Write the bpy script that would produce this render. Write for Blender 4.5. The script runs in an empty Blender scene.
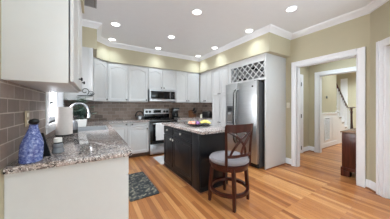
import bpy, bmesh, math, random
from mathutils import Vector, Matrix
random.seed(7)
R = math.radians
SC = bpy.context.scene
COL = SC.collection

# ------------------------------------------------------------------ camera, world, exposure
cam = bpy.data.cameras.new('camera')
cam.sensor_width = 36.0
cam.lens = 36.0 * 164.34 / 390.0
cam.shift_y = -(109.5 - 106.08) / 390.0
cam.clip_start = 0.02
camo = bpy.data.objects.new('camera', cam)
COL.objects.link(camo)
camo.location = (0, 0, 1.267)
camo.rotation_euler = (R(90), 0, -0.55)
SC.camera = camo

W = bpy.data.worlds.new('world')
SC.world = W
W.use_nodes = True
bg = W.node_tree.nodes['Background']
bg.inputs[0].default_value = (0.90, 0.95, 1.0, 1)
bg.inputs[1].default_value = 0.85

def area_light(name, loc, rot, sx, sy, power, color=(1, 1, 1), spread=180):
    l = bpy.data.lights.new(name, 'AREA')
    l.shape = 'RECTANGLE'
    l.size, l.size_y, l.energy, l.color = sx, sy, power, color
    l.spread = R(spread)
    o = bpy.data.objects.new(name, l)
    COL.objects.link(o)
    o.location, o.rotation_euler = loc, rot
    return o

# added fill light behind the camera, and daylight through the window over the sink
area_light('rear_fill', (1.04, -3.35, 1.2), (R(90), 0, R(-14)), 2.8, 2.2, 58, (0.76, 0.93, 1.0))
sun = bpy.data.lights.new('sky_daylight', 'SUN')
sun.energy, sun.angle, sun.color = 26.0, R(75), (0.95, 0.98, 1.0)
so = bpy.data.objects.new('sky_daylight', sun)
COL.objects.link(so)
so.location = (-3, 3, 4)
so.rotation_euler = Vector((1.0, -0.05, -0.30)).to_track_quat('-Z', 'Y').to_euler()
# added fill light behind the camera, aimed up to brighten the ceiling
area_light('ceiling_fill', (1.5, -1.5, 1.35), (R(180 - 25), 0, 0), 1.2, 1.2, 56, (0.74, 0.915, 1.0), 140)
CAN_POWER = 4.2
MID_POWER = 14.0
HALL_POWER = 18.0

SC.view_settings.view_transform = 'Standard'
SC.view_settings.look = 'None'
SC.view_settings.gamma = 1.0
SC.view_settings.use_curve_mapping = False
SC.view_settings.exposure = 0.28

# ------------------------------------------------------------------ materials
def srgb(r, g, b):
    f = lambda c: (c / 255 / 12.92) if c / 255 <= 0.04045 else ((c / 255 + 0.055) / 1.055) ** 2.4
    return (f(r), f(g), f(b), 1)

class NM:
    """small helper around a node material"""
    def __init__(s, name, rough=0.5, metal=0.0, spec=0.5):
        s.m = bpy.data.materials.new(name)
        s.m.use_nodes = True
        s.t = s.m.node_tree
        s.b = s.t.nodes['Principled BSDF']
        s.b.inputs['Roughness'].default_value = rough
        s.b.inputs['Metallic'].default_value = metal
        s.b.inputs['Specular IOR Level'].default_value = spec
    def n(s, typ, **kw):
        nd = s.t.nodes.new(typ)
        for k, v in kw.items():
            setattr(nd, k, v)
        return nd
    def l(s, a, b):
        s.t.links.new(a, b)
    def coords(s, order='xyz', scale=(1, 1, 1)):
        tc = s.n('ShaderNodeTexCoord')
        sp = s.n('ShaderNodeSeparateXYZ')
        s.l(tc.outputs['Object'], sp.inputs[0])
        cb = s.n('ShaderNodeCombineXYZ')
        for i, c in enumerate(order):
            s.l(sp.outputs['xyz'.index(c)], cb.inputs[i])
        mp = s.n('ShaderNodeMapping')
        mp.inputs['Scale'].default_value = scale
        s.l(cb.outputs[0], mp.inputs[0])
        return mp.outputs[0]
    def noise(s, vec, scale, detail=3, rough=0.6):
        nd = s.n('ShaderNodeTexNoise')
        nd.inputs['Scale'].default_value = scale
        nd.inputs['Detail'].default_value = detail
        nd.inputs['Roughness'].default_value = rough
        if vec: s.l(vec, nd.inputs['Vector'])
        return nd.outputs[0]
    def ramp(s, fac, stops, interp='LINEAR'):
        nd = s.n('ShaderNodeValToRGB')
        nd.color_ramp.interpolation = interp
        el = nd.color_ramp.elements
        while len(el) < len(stops): el.new(0.5)
        for e, (p, c) in zip(el, stops):
            e.position, e.color = p, c
        s.l(fac, nd.inputs[0])
        return nd.outputs[0]
    def mix(s, fac, a, b, mode='MIX'):
        nd = s.n('ShaderNodeMix', data_type='RGBA', blend_type=mode)
        for sock, v in ((nd.inputs[0], fac), (nd.inputs[6], a), (nd.inputs[7], b)):
            if isinstance(v, (int, float)): sock.default_value = v
            elif isinstance(v, tuple): sock.default_value = v
            else: s.l(v, sock)
        return nd.outputs[2]
    def base(s, v):
        if isinstance(v, tuple): s.b.inputs['Base Color'].default_value = v
        else: s.l(v, s.b.inputs['Base Color'])
        return s
    def bump(s, h, strength=0.2, dist=0.01):
        nd = s.n('ShaderNodeBump')
        nd.inputs['Strength'].default_value = strength
        nd.inputs['Distance'].default_value = dist
        s.l(h, nd.inputs['Height'])
        s.l(nd.outputs[0], s.b.inputs['Normal'])
        return s

def flat(name, c, rough=0.5, metal=0.0, var=0.04, nscale=12, spec=0.5):
    m = NM(name, rough, metal, spec)
    f = m.noise(m.coords(), nscale)
    lo = tuple(x * (1 - var) for x in c[:3]) + (1,)
    hi = tuple(min(1, x * (1 + var)) for x in c[:3]) + (1,)
    m.base(m.ramp(f, [(0.3, lo), (0.7, hi)]))
    return m.m

def wood(name, dark, light, axis='z', rough=0.35, scale=6):
    m = NM(name, rough)
    sc = [scale * 6] * 3
    sc['xyz'.index(axis)] = scale * 0.5
    f = m.noise(m.coords('xyz', tuple(sc)), 1.0, 5)
    m.base(m.ramp(f, [(0.3, dark), (0.7, light)]))
    return m.m

M = {}
M['white'] = flat('white_cabinet_paint', srgb(210, 209, 210), 0.32, var=0.012)
M['trim'] = flat('white_trim_paint', srgb(242, 242, 247), 0.35, var=0.01)
M['ceiling'] = flat('ceiling_paint', srgb(236, 237, 241), 0.8, var=0.01)
M['tan'] = flat('tan_wall_paint', srgb(194, 185, 160), 0.75, var=0.02, nscale=4)
M['black'] = flat('black_plastic', srgb(22, 22, 24), 0.35)
M['black_glass'] = flat('black_glass', srgb(10, 10, 12), 0.12, var=0.0, spec=0.3)
M['island'] = flat('charcoal_cabinet_paint', srgb(25, 25, 29), 0.3, var=0.05, spec=0.3)
M['knob'] = flat('pewter_knob', srgb(60, 58, 58), 0.35, 0.9)
M['nickel'] = flat('brushed_nickel', srgb(222, 220, 214), 0.3, 0.5)
M['chrome'] = flat('satin_chrome', srgb(186, 188, 192), 0.3, 1.0)
M['iron'] = flat('wrought_iron', srgb(32, 30, 30), 0.5, 0.6)
M['ceramic'] = flat('white_ceramic', srgb(235, 233, 230), 0.2, var=0.01)
M['paper'] = flat('paper_towel', srgb(226, 216, 212), 0.9, var=0.03, nscale=40)
M['leaf'] = flat('leaf_green', srgb(134, 154, 138), 0.5, var=0.4, nscale=25)
M['leaf_dark'] = flat('leaf_dark_green', srgb(60, 82, 72), 0.45, var=0.5, nscale=25)
M['soil'] = flat('potting_soil', srgb(50, 40, 32), 0.9, var=0.3, nscale=60)
M['outlet'] = flat('tan_outlet_plate', srgb(186, 168, 142), 0.45)
M['switch'] = flat('ivory_switch', srgb(225, 220, 205), 0.4)
M['toe_brown'] = flat('toe_kick_brown', srgb(92, 66, 48), 0.6)  # the toe kicks' own brown
M['fabric'] = flat('grey_seat_fabric', srgb(132, 126, 130), 0.85, var=0.06, nscale=90)
M['towel'] = flat('white_towel', srgb(232, 232, 234), 0.95, var=0.03, nscale=60)
M['grey_rug'] = flat('pale_grey_rug', srgb(206, 203, 204), 0.95, var=0.08, nscale=60)
M['stainless_dark'] = flat('grey_fridge_side', srgb(92, 92, 95), 0.45, 0.5)
M['cherry'] = wood('cherry_stool_wood', srgb(38, 12, 11), srgb(70, 25, 20), 'z', 0.28)
M['chest'] = wood('mahogany_chest_wood', srgb(60, 28, 20), srgb(104, 52, 38), 'z', 0.3)
M['chest_top'] = wood('mahogany_top_sheen', srgb(120, 84, 62), srgb(150, 112, 88), 'x', 0.25)  # pale reflection on the chest top put into the wood colour
M['block'] = wood('knife_block_wood', srgb(78, 48, 30), srgb(116, 74, 46), 'z', 0.45)
M['shoe'] = wood('oak_shoe_moulding', srgb(128, 82, 56), srgb(160, 106, 74), 'x', 0.45)
M['yellow'] = flat('yellow_fruit_skin', srgb(240, 220, 122), 0.45, var=0.1)
M['peach'] = flat('peach_fruit_skin', srgb(232, 160, 140), 0.55, var=0.15)
M['plum'] = flat('purple_fruit_skin', srgb(146, 92, 156), 0.35, var=0.15)
M['wax'] = flat('cream_wax', srgb(238, 232, 215), 0.5)
M['label'] = flat('pale_label', srgb(222, 222, 222), 0.6)
M['jar'] = flat('grey_glass_jar', srgb(120, 122, 128), 0.15)
M['bottle'] = flat('dark_wine_glass', srgb(20, 22, 20), 0.1)
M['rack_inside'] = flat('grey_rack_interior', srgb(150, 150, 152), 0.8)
M['runner'] = flat('white_bracket', srgb(120, 112, 108), 0.6)

def stainless():
    m = NM('brushed_stainless', 0.42, 1.0)
    f = m.noise(m.coords('xyz', (2, 2, 160)), 1.0, 3)
    m.base(m.ramp(f, [(0.3, srgb(186, 187, 190)), (0.7, srgb(206, 207, 210))]))
    return m.m
M['steel'] = stainless()
M['handle_steel'] = flat('dark_polished_steel', srgb(120, 121, 124), 0.2, 1.0)

def emission(name, c, s):
    m = NM(name)
    m.base(c)
    m.b.inputs['Emission Color'].default_value = c
    m.b.inputs['Emission Strength'].default_value = s
    return m.m
M['lamp'] = emission('lamp_lens', (1.0, 0.98, 0.95, 1), 6.0)

def glass(name, c=(1, 1, 1, 1), rough=0.02):
    m = NM(name, rough)
    m.base(c)
    m.b.inputs['Transmission Weight'].default_value = 1.0
    m.b.inputs['IOR'].default_value = 1.45
    return m.m
M['glass'] = glass('smoky_glass', srgb(150, 165, 165))

def pane():
    m = bpy.data.materials.new('window_pane')
    m.use_nodes = True
    t = m.node_tree
    t.nodes.clear()
    o = t.nodes.new('ShaderNodeOutputMaterial')
    a = t.nodes.new('ShaderNodeBsdfTransparent')
    g = t.nodes.new('ShaderNodeBsdfGlossy')
    g.inputs['Roughness'].default_value = 0.03
    x = t.nodes.new('ShaderNodeMixShader')
    x.inputs[0].default_value = 0.08
    t.links.new(a.outputs[0], x.inputs[1]); t.links.new(g.outputs[0], x.inputs[2])
    t.links.new(x.outputs[0], o.inputs[0])
    return m
M['pane'] = pane()

def floor_mat():
    m = NM('oak_plank_floor', 0.3, 0, 0.45)
    v = m.coords('yxz')
    b = m.n('ShaderNodeTexBrick')
    b.offset = 0.37; b.offset_frequency = 3
    b.inputs['Scale'].default_value = 1.0
    b.inputs['Brick Width'].default_value = 1.15
    b.inputs['Row Height'].default_value = 0.060
    b.inputs['Mortar Size'].default_value = 0.0011
    b.inputs['Mortar Smooth'].default_value = 0.3
    b.inputs['Color1'].default_value = (0, 0, 0, 1)
    b.inputs['Color2'].default_value = (1, 1, 1, 1)
    b.inputs['Mortar'].default_value = (0.5, 0.5, 0.5, 1)
    m.l(v, b.inputs['Vector'])
    tone = m.ramp(b.outputs['Color'], [(0.0, srgb(144, 84, 46)), (0.3, srgb(174, 110, 63)), (0.7, srgb(190, 126, 74)), (1.0, srgb(212, 154, 98))])
    g = m.noise(m.coords('yxz', (2.2, 60, 1)), 1.0, 5)
    grain = m.ramp(g, [(0.35, (0.80, 0.77, 0.74, 1)), (0.65, (1.05, 1.05, 1.05, 1))])
    c = m.mix(0.8, tone, grain, 'MULTIPLY')
    c2 = m.mix(b.outputs['Fac'], c, srgb(120, 74, 46))
    m.base(c2)
    m.bump(g, 0.03, 0.002)
    return m.m
M['floor'] = floor_mat()

def tile(name, order, c1, c2):
    m = NM(name, 0.42)
    v = m.coords(order)
    b = m.n('ShaderNodeTexBrick')
    b.offset = 0.5
    b.inputs['Scale'].default_value = 1.0
    b.inputs['Brick Width'].default_value = 0.19
    b.inputs['Row Height'].default_value = 0.0875
    b.inputs['Mortar Size'].default_value = 0.0035
    b.inputs['Mortar Smooth'].default_value = 0.1
    b.inputs['Color1'].default_value = c1
    b.inputs['Color2'].default_value = c2
    b.inputs['Mortar'].default_value = srgb(188, 176, 166)
    m.l(v, b.inputs['Vector'])
    f = m.noise(v, 28, 4)
    c = m.mix(0.7, b.outputs['Color'], m.ramp(f, [(0.3, (0.8, 0.79, 0.78, 1)), (0.7, (1.1, 1.1, 1.1, 1))]), 'MULTIPLY')
    m.base(c)
    inv = m.n('ShaderNodeMath', operation='SUBTRACT')
    inv.inputs[0].default_value = 1.0
    m.l(b.outputs['Fac'], inv.inputs[1])
    m.bump(inv.outputs[0], 0.4, 0.004)
    return m.m
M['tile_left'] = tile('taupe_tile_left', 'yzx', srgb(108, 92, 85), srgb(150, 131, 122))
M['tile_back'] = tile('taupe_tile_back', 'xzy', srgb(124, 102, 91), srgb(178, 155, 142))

def granite():
    m = NM('speckled_granite', 0.1, 0, 0.6)
    v = m.coords()
    n1 = m.noise(v, 48, 4, 0.65)
    base = m.ramp(n1, [(0.32, srgb(82, 75, 75)), (0.43, srgb(148, 134, 130)), (0.58, srgb(190, 174, 169)), (0.75, srgb(140, 121, 116))])
    vo = m.n('ShaderNodeTexVoronoi')
    vo.inputs['Scale'].default_value = 140
    m.l(v, vo.inputs['Vector'])
    sp = m.n('ShaderNodeSeparateColor')
    m.l(vo.outputs['Color'], sp.inputs[0])
    dark = m.ramp(sp.outputs[0], [(0.0, (1, 1, 1, 1)), (0.36, (0, 0, 0, 1))], 'CONSTANT')
    lite = m.ramp(sp.outputs[1], [(0.0, (1, 1, 1, 1)), (0.13, (0, 0, 0, 1))], 'CONSTANT')
    n2 = m.noise(v, 11, 3)
    patch = m.ramp(n2, [(0.42, (0.15, 0.15, 0.15, 1)), (0.6, (1, 1, 1, 1))])
    dk = m.mix(1.0, dark, patch, 'MULTIPLY')
    c = m.mix(dk, base, srgb(48, 44, 46))
    c = m.mix(lite, c, srgb(222, 216, 212))
    m.base(c)
    return m.m
M['granite'] = granite()

def floral():
    m = NM('charcoal_floral_mat', 0.95)
    v = m.coords()
    d = m.noise(v, 14, 2)
    vo = m.n('ShaderNodeTexVoronoi')
    vo.inputs['Scale'].default_value = 21
    vo.feature = 'SMOOTH_F1'
    mx = m.n('ShaderNodeVectorMath', operation='MULTIPLY_ADD')
    cb = m.n('ShaderNodeCombineXYZ')
    m.l(d, cb.inputs[0]); m.l(d, cb.inputs[1])
    m.l(cb.outputs[0], mx.inputs[0])
    mx.inputs[1].default_value = (0.14, 0.14, 0)
    m.l(v, mx.inputs[2])
    m.l(mx.outputs[0], vo.inputs['Vector'])
    petals = m.ramp(vo.outputs['Distance'], [(0.0, srgb(168, 158, 134)), (0.25, srgb(124, 118, 106)), (0.40, srgb(70, 70, 71)), (0.6, srgb(52, 53, 55))])
    f = m.noise(v, 55, 3)
    m.base(m.mix(0.6, petals, m.ramp(f, [(0.35, (0.7, 0.7, 0.7, 1)), (0.65, (1.25, 1.25, 1.2, 1))]), 'MULTIPLY'))
    return m.m
M['floral'] = floral()

def blue_glass():
    m = NM('mottled_blue_glass', 0.15)
    v = m.coords()
    f = m.noise(v, 60, 4, 0.7)
    m.base(m.ramp(f, [(0.3, srgb(52, 62, 120)), (0.5, srgb(98, 112, 172)), (0.68, srgb(172, 184, 222))]))
    m.bump(f, 0.35, 0.006)
    return m.m
M['blue'] = blue_glass()

# ------------------------------------------------------------------ mesh helpers
class B:
    def __init__(s): s.bm = bmesh.new()
    def box(s, x0, y0, z0, x1, y1, z1, bevel=0.0):
        x0, x1 = sorted((x0, x1)); y0, y1 = sorted((y0, y1)); z0, z1 = sorted((z0, z1))
        vs = [s.bm.verts.new(p) for p in ((x0, y0, z0), (x1, y0, z0), (x1, y1, z0), (x0, y1, z0), (x0, y0, z1), (x1, y0, z1), (x1, y1, z1), (x0, y1, z1))]
        fs = [s.bm.faces.new([vs[i] for i in q]) for q in ((3, 2, 1, 0), (4, 5, 6, 7), (0, 1, 5, 4), (1, 2, 6, 5), (2, 3, 7, 6), (3, 0, 4, 7))]
        if bevel > 0:
            es = list({e for f in fs for e in f.edges})
            bmesh.ops.bevel(s.bm, geom=es, offset=bevel, segments=2, affect='EDGES', profile=0.5)
        return s
    def obox(s, c, ax, ay, az, bevel=0.0):
        """box from a centre and three half-extent vectors"""
        c, ax, ay, az = map(Vector, (c, ax, ay, az))
        vs = [s.bm.verts.new(c + i * ax + j * ay + k * az) for k in (-1, 1) for i, j in ((-1, -1), (1, -1), (1, 1), (-1, 1))]
        fs = [s.bm.faces.new([vs[i] for i in q]) for q in ((3, 2, 1, 0), (4, 5, 6, 7), (0, 1, 5, 4), (1, 2, 6, 5), (2, 3, 7, 6), (3, 0, 4, 7))]
        if bevel > 0:
            es = list({e for f in fs for e in f.edges})
            bmesh.ops.bevel(s.bm, geom=es, offset=bevel, segments=2, affect='EDGES', profile=0.5)
        return s
    def prism(s, poly, z0, z1, bevel=0.0):
        lo = [s.bm.verts.new((x, y, z0)) for x, y in poly]
        hi = [s.bm.verts.new((x, y, z1)) for x, y in poly]
        n = len(poly)
        fs = [s.bm.faces.new(list(reversed(lo))), s.bm.faces.new(hi)]
        for i in range(n):
            fs.append(s.bm.faces.new((lo[i], lo[(i + 1) % n], hi[(i + 1) % n], hi[i])))
        if bevel > 0:
            es = list({e for f in fs[:2] for e in f.edges})
            bmesh.ops.bevel(s.bm, geom=es, offset=bevel, segments=2, affect='EDGES', profile=0.5)
        return s
    def lathe(s, prof, c=(0, 0, 0), n=24, axis='z', cap=True):
        """prof: list of (radius, height)"""
        c = Vector(c)
        def P(r, h, a):
            if axis == 'z': return c + Vector((r * math.cos(a), r * math.sin(a), h))
            if axis == 'y': return c + Vector((r * math.cos(a), h, r * math.sin(a)))
            return c + Vector((h, r * math.cos(a), r * math.sin(a)))
        rings = [[s.bm.verts.new(P(max(r, 1e-4), h, 2 * math.pi * k / n)) for k in range(n)] for r, h in prof]
        for a, b in zip(rings, rings[1:]):
            for k in range(n):
                s.bm.faces.new((a[k], a[(k + 1) % n], b[(k + 1) % n], b[k]))
        if cap:
            s.bm.faces.new(list(reversed(rings[0]))); s.bm.faces.new(rings[-1])
        return s
    def tube(s, pts, r, n=10, r2=None, flatten=None, up=(0, 0, 1)):
        """swept tube through points; r may be a list; flatten=(a,b) gives an elliptical or square section"""
        pts = [Vector(p) for p in pts]
        m = len(pts)
        rr = r if isinstance(r, (list, tuple)) else [r + ((r2 if r2 is not None else r) - r) * i / max(1, m - 1) for i in range(m)]
        rings = []
        prev = None
        for i, p in enumerate(pts):
            t = (pts[min(i + 1, m - 1)] - pts[max(i - 1, 0)]).normalized()
            u = prev if prev is not None else Vector(up)
            u = u - t * u.dot(t)
            if u.length < 1e-4:
                u = Vector((1, 0, 0)) - t * t.x
            u.normalize()
            prev = u
            w = t.cross(u)
            a, b = flatten if flatten else (1, 1)
            rings.append([s.bm.verts.new(p + rr[i] * (a * math.cos(2 * math.pi * (k + 0.5) / n) * u + b * math.sin(2 * math.pi * (k + 0.5) / n) * w)) for k in range(n)])
        for A, C in zip(rings, rings[1:]):
            for k in range(n):
                s.bm.faces.new((A[k], A[(k + 1) % n], C[(k + 1) % n], C[k]))
        s.bm.faces.new(list(reversed(rings[0]))); s.bm.faces.new(rings[-1])
        return s
    def ball(s, c, r, sx=1, sy=1, sz=1, seg=16):
        n = seg
        prof = [(math.sin(math.pi * i / 10), -math.cos(math.pi * i / 10)) for i in range(11)]
        c = Vector(c)
        rings = [[s.bm.verts.new(c + Vector((r * sx * max(a, 1e-3) * math.cos(2 * math.pi * k / n), r * sy * max(a, 1e-3) * math.sin(2 * math.pi * k / n), r * sz * h))) for k in range(n)] for a, h in prof]
        for A, C in zip(rings, rings[1:]):
            for k in range(n):
                s.bm.faces.new((A[k], A[(k + 1) % n], C[(k + 1) % n], C[k]))
        s.bm.faces.new(list(reversed(rings[0]))); s.bm.faces.new(rings[-1])
        return s
    def loops(s, loops, cap0=True, cap1=True):
        L = [[s.bm.verts.new(p) for p in lp] for lp in loops]
        n = len(L[0])
        for A, C in zip(L, L[1:]):
            for k in range(n):
                s.bm.faces.new((A[k], A[(k + 1) % n], C[(k + 1) % n], C[k]))
        if cap0: s.bm.faces.new(list(reversed(L[0])))
        if cap1: s.bm.faces.new(L[-1])
        return s

def obj(name, b, mat, parent=None, loc=None, rz=0.0, smooth=True):
    bm = b.bm
    bmesh.ops.recalc_face_normals(bm, faces=bm.faces)
    me = bpy.data.meshes.new(name)
    bm.to_mesh(me)
    bm.free()
    me.materials.append(mat)
    if smooth:
        me.polygons.foreach_set('use_smooth', [True] * len(me.polygons))
        me.set_sharp_from_angle(angle=R(32))
    o = bpy.data.objects.new(name, me)
    COL.objects.link(o)
    if parent: o.parent = parent
    if loc: o.location = loc
    o.rotation_euler = (0, 0, rz)
    return o

def tag(o, label, cat, group=None, kind=None):
    o['label'] = label; o['category'] = cat
    if group: o['group'] = group
    if kind: o['kind'] = kind
    return o

def thing(name, label, cat, loc=(0, 0, 0), rz=0.0, group=None):
    o = bpy.data.objects.new(name, None)
    o.empty_display_size = 0.1
    COL.objects.link(o)
    o.location = loc
    o.rotation_euler = (0, 0, rz)
    return tag(o, label, cat, group)

def struct(name, b, mat, smooth=False, parent=None):
    o = obj(name, b, mat, parent, smooth=smooth)
    if parent is None: o['kind'] = 'structure'
    return o

def dup(root, loc, rz=0.0, label=None):
    r = root.copy(); COL.objects.link(r)
    r.location = loc; r.rotation_euler = (0, 0, rz)
    if label: r['label'] = label
    for ch in list(root.children):
        c = ch.copy(); COL.objects.link(c); c.parent = r
        for g in list(ch.children):
            d = g.copy(); COL.objects.link(d); d.parent = c
    return r

# ------------------------------------------------------------------ dimensions
XL, YB, XR = -0.45, 4.78, 3.60        # left wall, back wall, right wall
ZC = 2.785                            # ceiling
ZS = 2.325                            # underside of the soffit
YN = -3.4                             # wall behind the photographer
CT, CB = 0.914, 0.876                 # worktop top and underside
UB = 1.372                            # underside of the wall cabinets

# ------------------------------------------------------------------ setting
struct('floor', B().box(-0.6, YN - 0.2, -0.1, 10.2, 5.0, 0), M['floor'])
struct('ceiling', B().box(-0.6, YN - 0.2, ZC, 10.2, 5.0, ZC + 0.1), M['ceiling'])

# left wall with the window over the sink
WY0, WY1, WZ0, WZ1 = 2.43, 3.36, 1.06, 2.12
b = B()
b.box(XL - 0.14, YN, 0, XL, WY0, ZC).box(XL - 0.14, WY1, 0, XL, YB + 0.14, ZC)
b.box(XL - 0.14, WY0, 0, XL, WY1, WZ0).box(XL - 0.14, WY0, WZ1, XL, WY1, ZC)
struct('wall_left', b, M['tan'])
struct('wall_back', B().box(XL, YB, 0, 3.74, YB + 0.14, ZC), M['tan'])
# right wall: doorway to the hall between y 0.89 and 1.79
DY0, DY1, DZ = 0.89, 1.81, 2.09
b = B()
b.box(XR, 0.744, 0, XR + 0.10, DY0, ZC).box(XR, DY1, 0, XR + 0.10, YB, ZC).box(XR, DY0, DZ, XR + 0.10, DY1, ZC)
struct('wall_right', b, M['tan'])
struct('wall_corner', B().box(3.24, 3.80, 0, XR, YB, ZC), M['tan'])
# angled wall running from the doorway's corner back towards the photographer
A0 = Vector((XR, 0.744)); AD = Vector((-0.7071, -0.7071)); AN = Vector((0.7071, -0.7071))
def ang(s, t):
    p = A0 + AD * s + AN * t
    return (p.x, p.y)
def aprism(b, s0, s1, t0, t1, z0, z1, bevel=0):
    return b.prism([ang(s0, t0), ang(s1, t0), ang(s1, t1), ang(s0, t1)], z0, z1, bevel)
b = B()
aprism(b, 0, 0.25, 0, 0.12, 0, ZC); aprism(b, 1.05, 1.5, 0, 0.12, 0, ZC); aprism(b, 0.25, 1.05, 0, 0.12, DZ, ZC)
struct('wall_angled', b, M['tan'])
E1 = ang(1.5, 0)
struct('wall_side', B().box(E1[0], YN, 0, E1[0] + 0.12, E1[1], ZC), M['tan'])
# wall behind the photographer: opening added to let light in
b = B()
b.box(XL, YN - 0.12, 2.4, E1[0] + 0.12, YN, ZC)
struct('wall_front', b, M['tan'])

# soffit above the wall cabinets
b = B()
sp = [(0.04, 3.53), (0.04, 4.17), (0.29, 4.41), (2.86, 4.41), (2.86, 1.94), (XR, 1.94), (XR, YB), (XL, YB), (XL, 3.53)]
b.prism(sp, ZS, ZC)
b.prism([(XL, 1.34), (-0.10, 1.34), (-0.10, 2.33), (XL, 2.33)], ZS + 0.03, ZC)
struct('wall_soffit', b, M['tan'])

# crown moulding: a profile swept along wall runs (mitred)
def sweep(b, path, prof, closed=False):
    """path: 2d points with the room on the left side; prof: (offset into the room, z)"""
    n = len(path)
    P = [Vector(p) for p in path]
    rings = []
    for i, p in enumerate(P):
        d0 = (P[i] - P[i - 1]).normalized() if i > 0 else (P[1] - P[0]).normalized()
        d1 = (P[i + 1] - P[i]).normalized() if i < n - 1 else d0
        n0, n1 = Vector((-d0.y, d0.x)), Vector((-d1.y, d1.x))
        m = (n0 + n1).normalized()
        k = 1.0 / max(0.3, m.dot(n0))
        rings.append([(p.x + m.x * k * o, p.y + m.y * k * o, z) for o, z in prof])
    return b.loops(rings)
CR = [(0.0, 2.685), (0.012, 2.685), (0.014, 2.70), (0.03, 2.708), (0.062, 2.752), (0.076, 2.758), (0.08, 2.772), (0.085, 2.785), (0.0, 2.785)]
crown_path = [(E1[0], YN), E1, (XR, 0.744), (XR, 1.94), (2.86, 1.94), (2.86, 4.41), (0.29, 4.41), (0.04, 4.17), (0.04, 3.53), (XL, 3.53), (XL, 2.33), (-0.10, 2.33), (-0.10, 1.34), (XL, 1.34), (XL, YN)]
struct('trim_1', sweep(B(), crown_path, CR), M['trim'], smooth=True)

# backsplash tile
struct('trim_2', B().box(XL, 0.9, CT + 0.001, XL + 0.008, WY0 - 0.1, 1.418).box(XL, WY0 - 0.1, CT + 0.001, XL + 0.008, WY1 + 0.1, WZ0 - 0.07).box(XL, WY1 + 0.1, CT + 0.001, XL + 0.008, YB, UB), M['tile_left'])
struct('trim_3', B().box(XL, YB - 0.008, CT + 0.001, 3.24, YB, UB + 0.05), M['tile_back'])
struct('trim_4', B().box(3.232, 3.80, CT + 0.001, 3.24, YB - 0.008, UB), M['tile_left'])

# window over the sink
b = B()
cw = 0.09
b.box(XL, WY0 - cw, WZ0, XL + 0.018, WY0, WZ1 + cw, 0.004).box(XL, WY1, WZ0, XL + 0.018, WY1 + cw, WZ1 + cw, 0.004)
b.box(XL, WY0, WZ1, XL + 0.018, WY1, WZ1 + cw, 0.004)
b.box(XL - 0.1, WY0 - cw - 0.02, WZ0 - 0.03, XL + 0.045, WY1 + cw + 0.02, WZ0, 0.004)
b.box(XL, WY0 - cw, WZ0 - 0.1, XL + 0.015, WY1 + cw, WZ0 - 0.03, 0.003)
win = struct('window_1', b, M['trim'])
b = B()
for y0, y1 in ((WY0, WY0 + 0.05), (WY1 - 0.05, WY1), (2.87, 2.92)):
    b.box(XL - 0.09, y0, WZ0, XL - 0.05, y1, WZ1)
for z0, z1 in ((WZ0, WZ0 + 0.06), (WZ1 - 0.05, WZ1), (1.57, 1.62)):
    b.box(XL - 0.088, WY0 + 0.05, z0, XL - 0.052, WY1 - 0.05, z1)
struct('sash', b, M['trim'], parent=win)
b = B()
b.box(XL - 0.14, WY0, WZ0, XL, WY0 + 0.012, WZ1).box(XL - 0.14, WY1 - 0.012, WZ0, XL, WY1, WZ1).box(XL - 0.14, WY0, WZ1 - 0.012, XL, WY1, WZ1)
struct('jamb', b, M['trim'], parent=win)
struct('pane', B().box(XL - 0.072, WY0 + 0.04, WZ0 + 0.04, XL - 0.068, WY1 - 0.04, WZ1 - 0.04), M['pane'], parent=win)
struct('latch', B().box(XL - 0.05, 2.86, 1.30, XL - 0.03, 2.93, 1.325, 0.004), M['knob'], parent=win)

# casings (stepped profile) for the kitchen doorway
def casing_x(b, x, s, y0, y1, z, w=0.10, left=True, right=True):
    """casing round an opening in a wall of constant x, on the side s (-1 or +1)"""
    for d0, d1, t in ((0, w, 0.018), (w * 0.62, w, 0.03), (0.0, 0.014, 0.024)):
        if left: b.box(x, y1 + d0, 0, x + s * t, y1 + d1, z + (w if d1 == w else d1), 0.003)
        if right: b.box(x, y0 - d1, 0, x + s * t, y0 - d0, z + (w if d1 == w else d1), 0.003)
        b.box(x, y0 - (0 if d0 == 0 and d1 < w else 0), z + d0, x + s * t, y1, z + d1, 0.003)
    return b
b = casing_x(B(), XR, -1, DY0, DY1, DZ)
casing_x(b, XR + 0.10, 1, DY0, DY1, DZ)
b.box(XR, DY0 - 0.001, 0, XR + 0.10, DY0 + 0.012, DZ).box(XR, DY1 - 0.012, 0, XR + 0.10, DY1 + 0.001, DZ).box(XR, DY0, DZ - 0.015, XR + 0.10, DY1, DZ + 0.001)
struct('trim_5', b, M['trim'])
# casing and door of the opening in the angled wall
b = B()
aprism(b, 0.15, 0.25, -0.018, 0, 0, DZ + 0.1, 0.003); aprism(b, 0.15, 0.19, -0.03, 0, 0, DZ + 0.1, 0.003)
aprism(b, 1.05, 1.15, -0.018, 0, 0, DZ + 0.1, 0.003); aprism(b, 0.25, 1.05, -0.018, 0, DZ, DZ + 0.1, 0.003)
aprism(b, 0.25, 0.265, 0, 0.12, 0, DZ); aprism(b, 1.035, 1.05, 0, 0.12, 0, DZ)
struct('trim_6', b, M['trim'])
b = aprism(B(), 0.268, 1.032, 0.05, 0.09, 0.01, DZ - 0.01, 0.002)
struct('door_1', b, M['trim'])

# baseboards with an oak shoe
BP = [(0, 0), (0.016, 0), (0.016, 0.105), (0.010, 0.118), (0.009, 0.132), (0, 0.135)]
SP = [(0.016, 0), (0.032, 0), (0.030, 0.012), (0.022, 0.02), (0.016, 0.02)]
for nm, path in (('baseboard_right', [(XR, DY1 + 0.1), (XR, 2.04)]),
                 ('baseboard_angled', [ang(0.15, 0), (XR, 0.744), (XR, DY0 - 0.1)]),
                 ):
    if path:
        bb = struct(nm, sweep(B(), path, BP), M['trim'], smooth=True)
        struct('shoe_moulding', sweep(B(), path, SP), M['shoe'], parent=bb)

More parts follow.
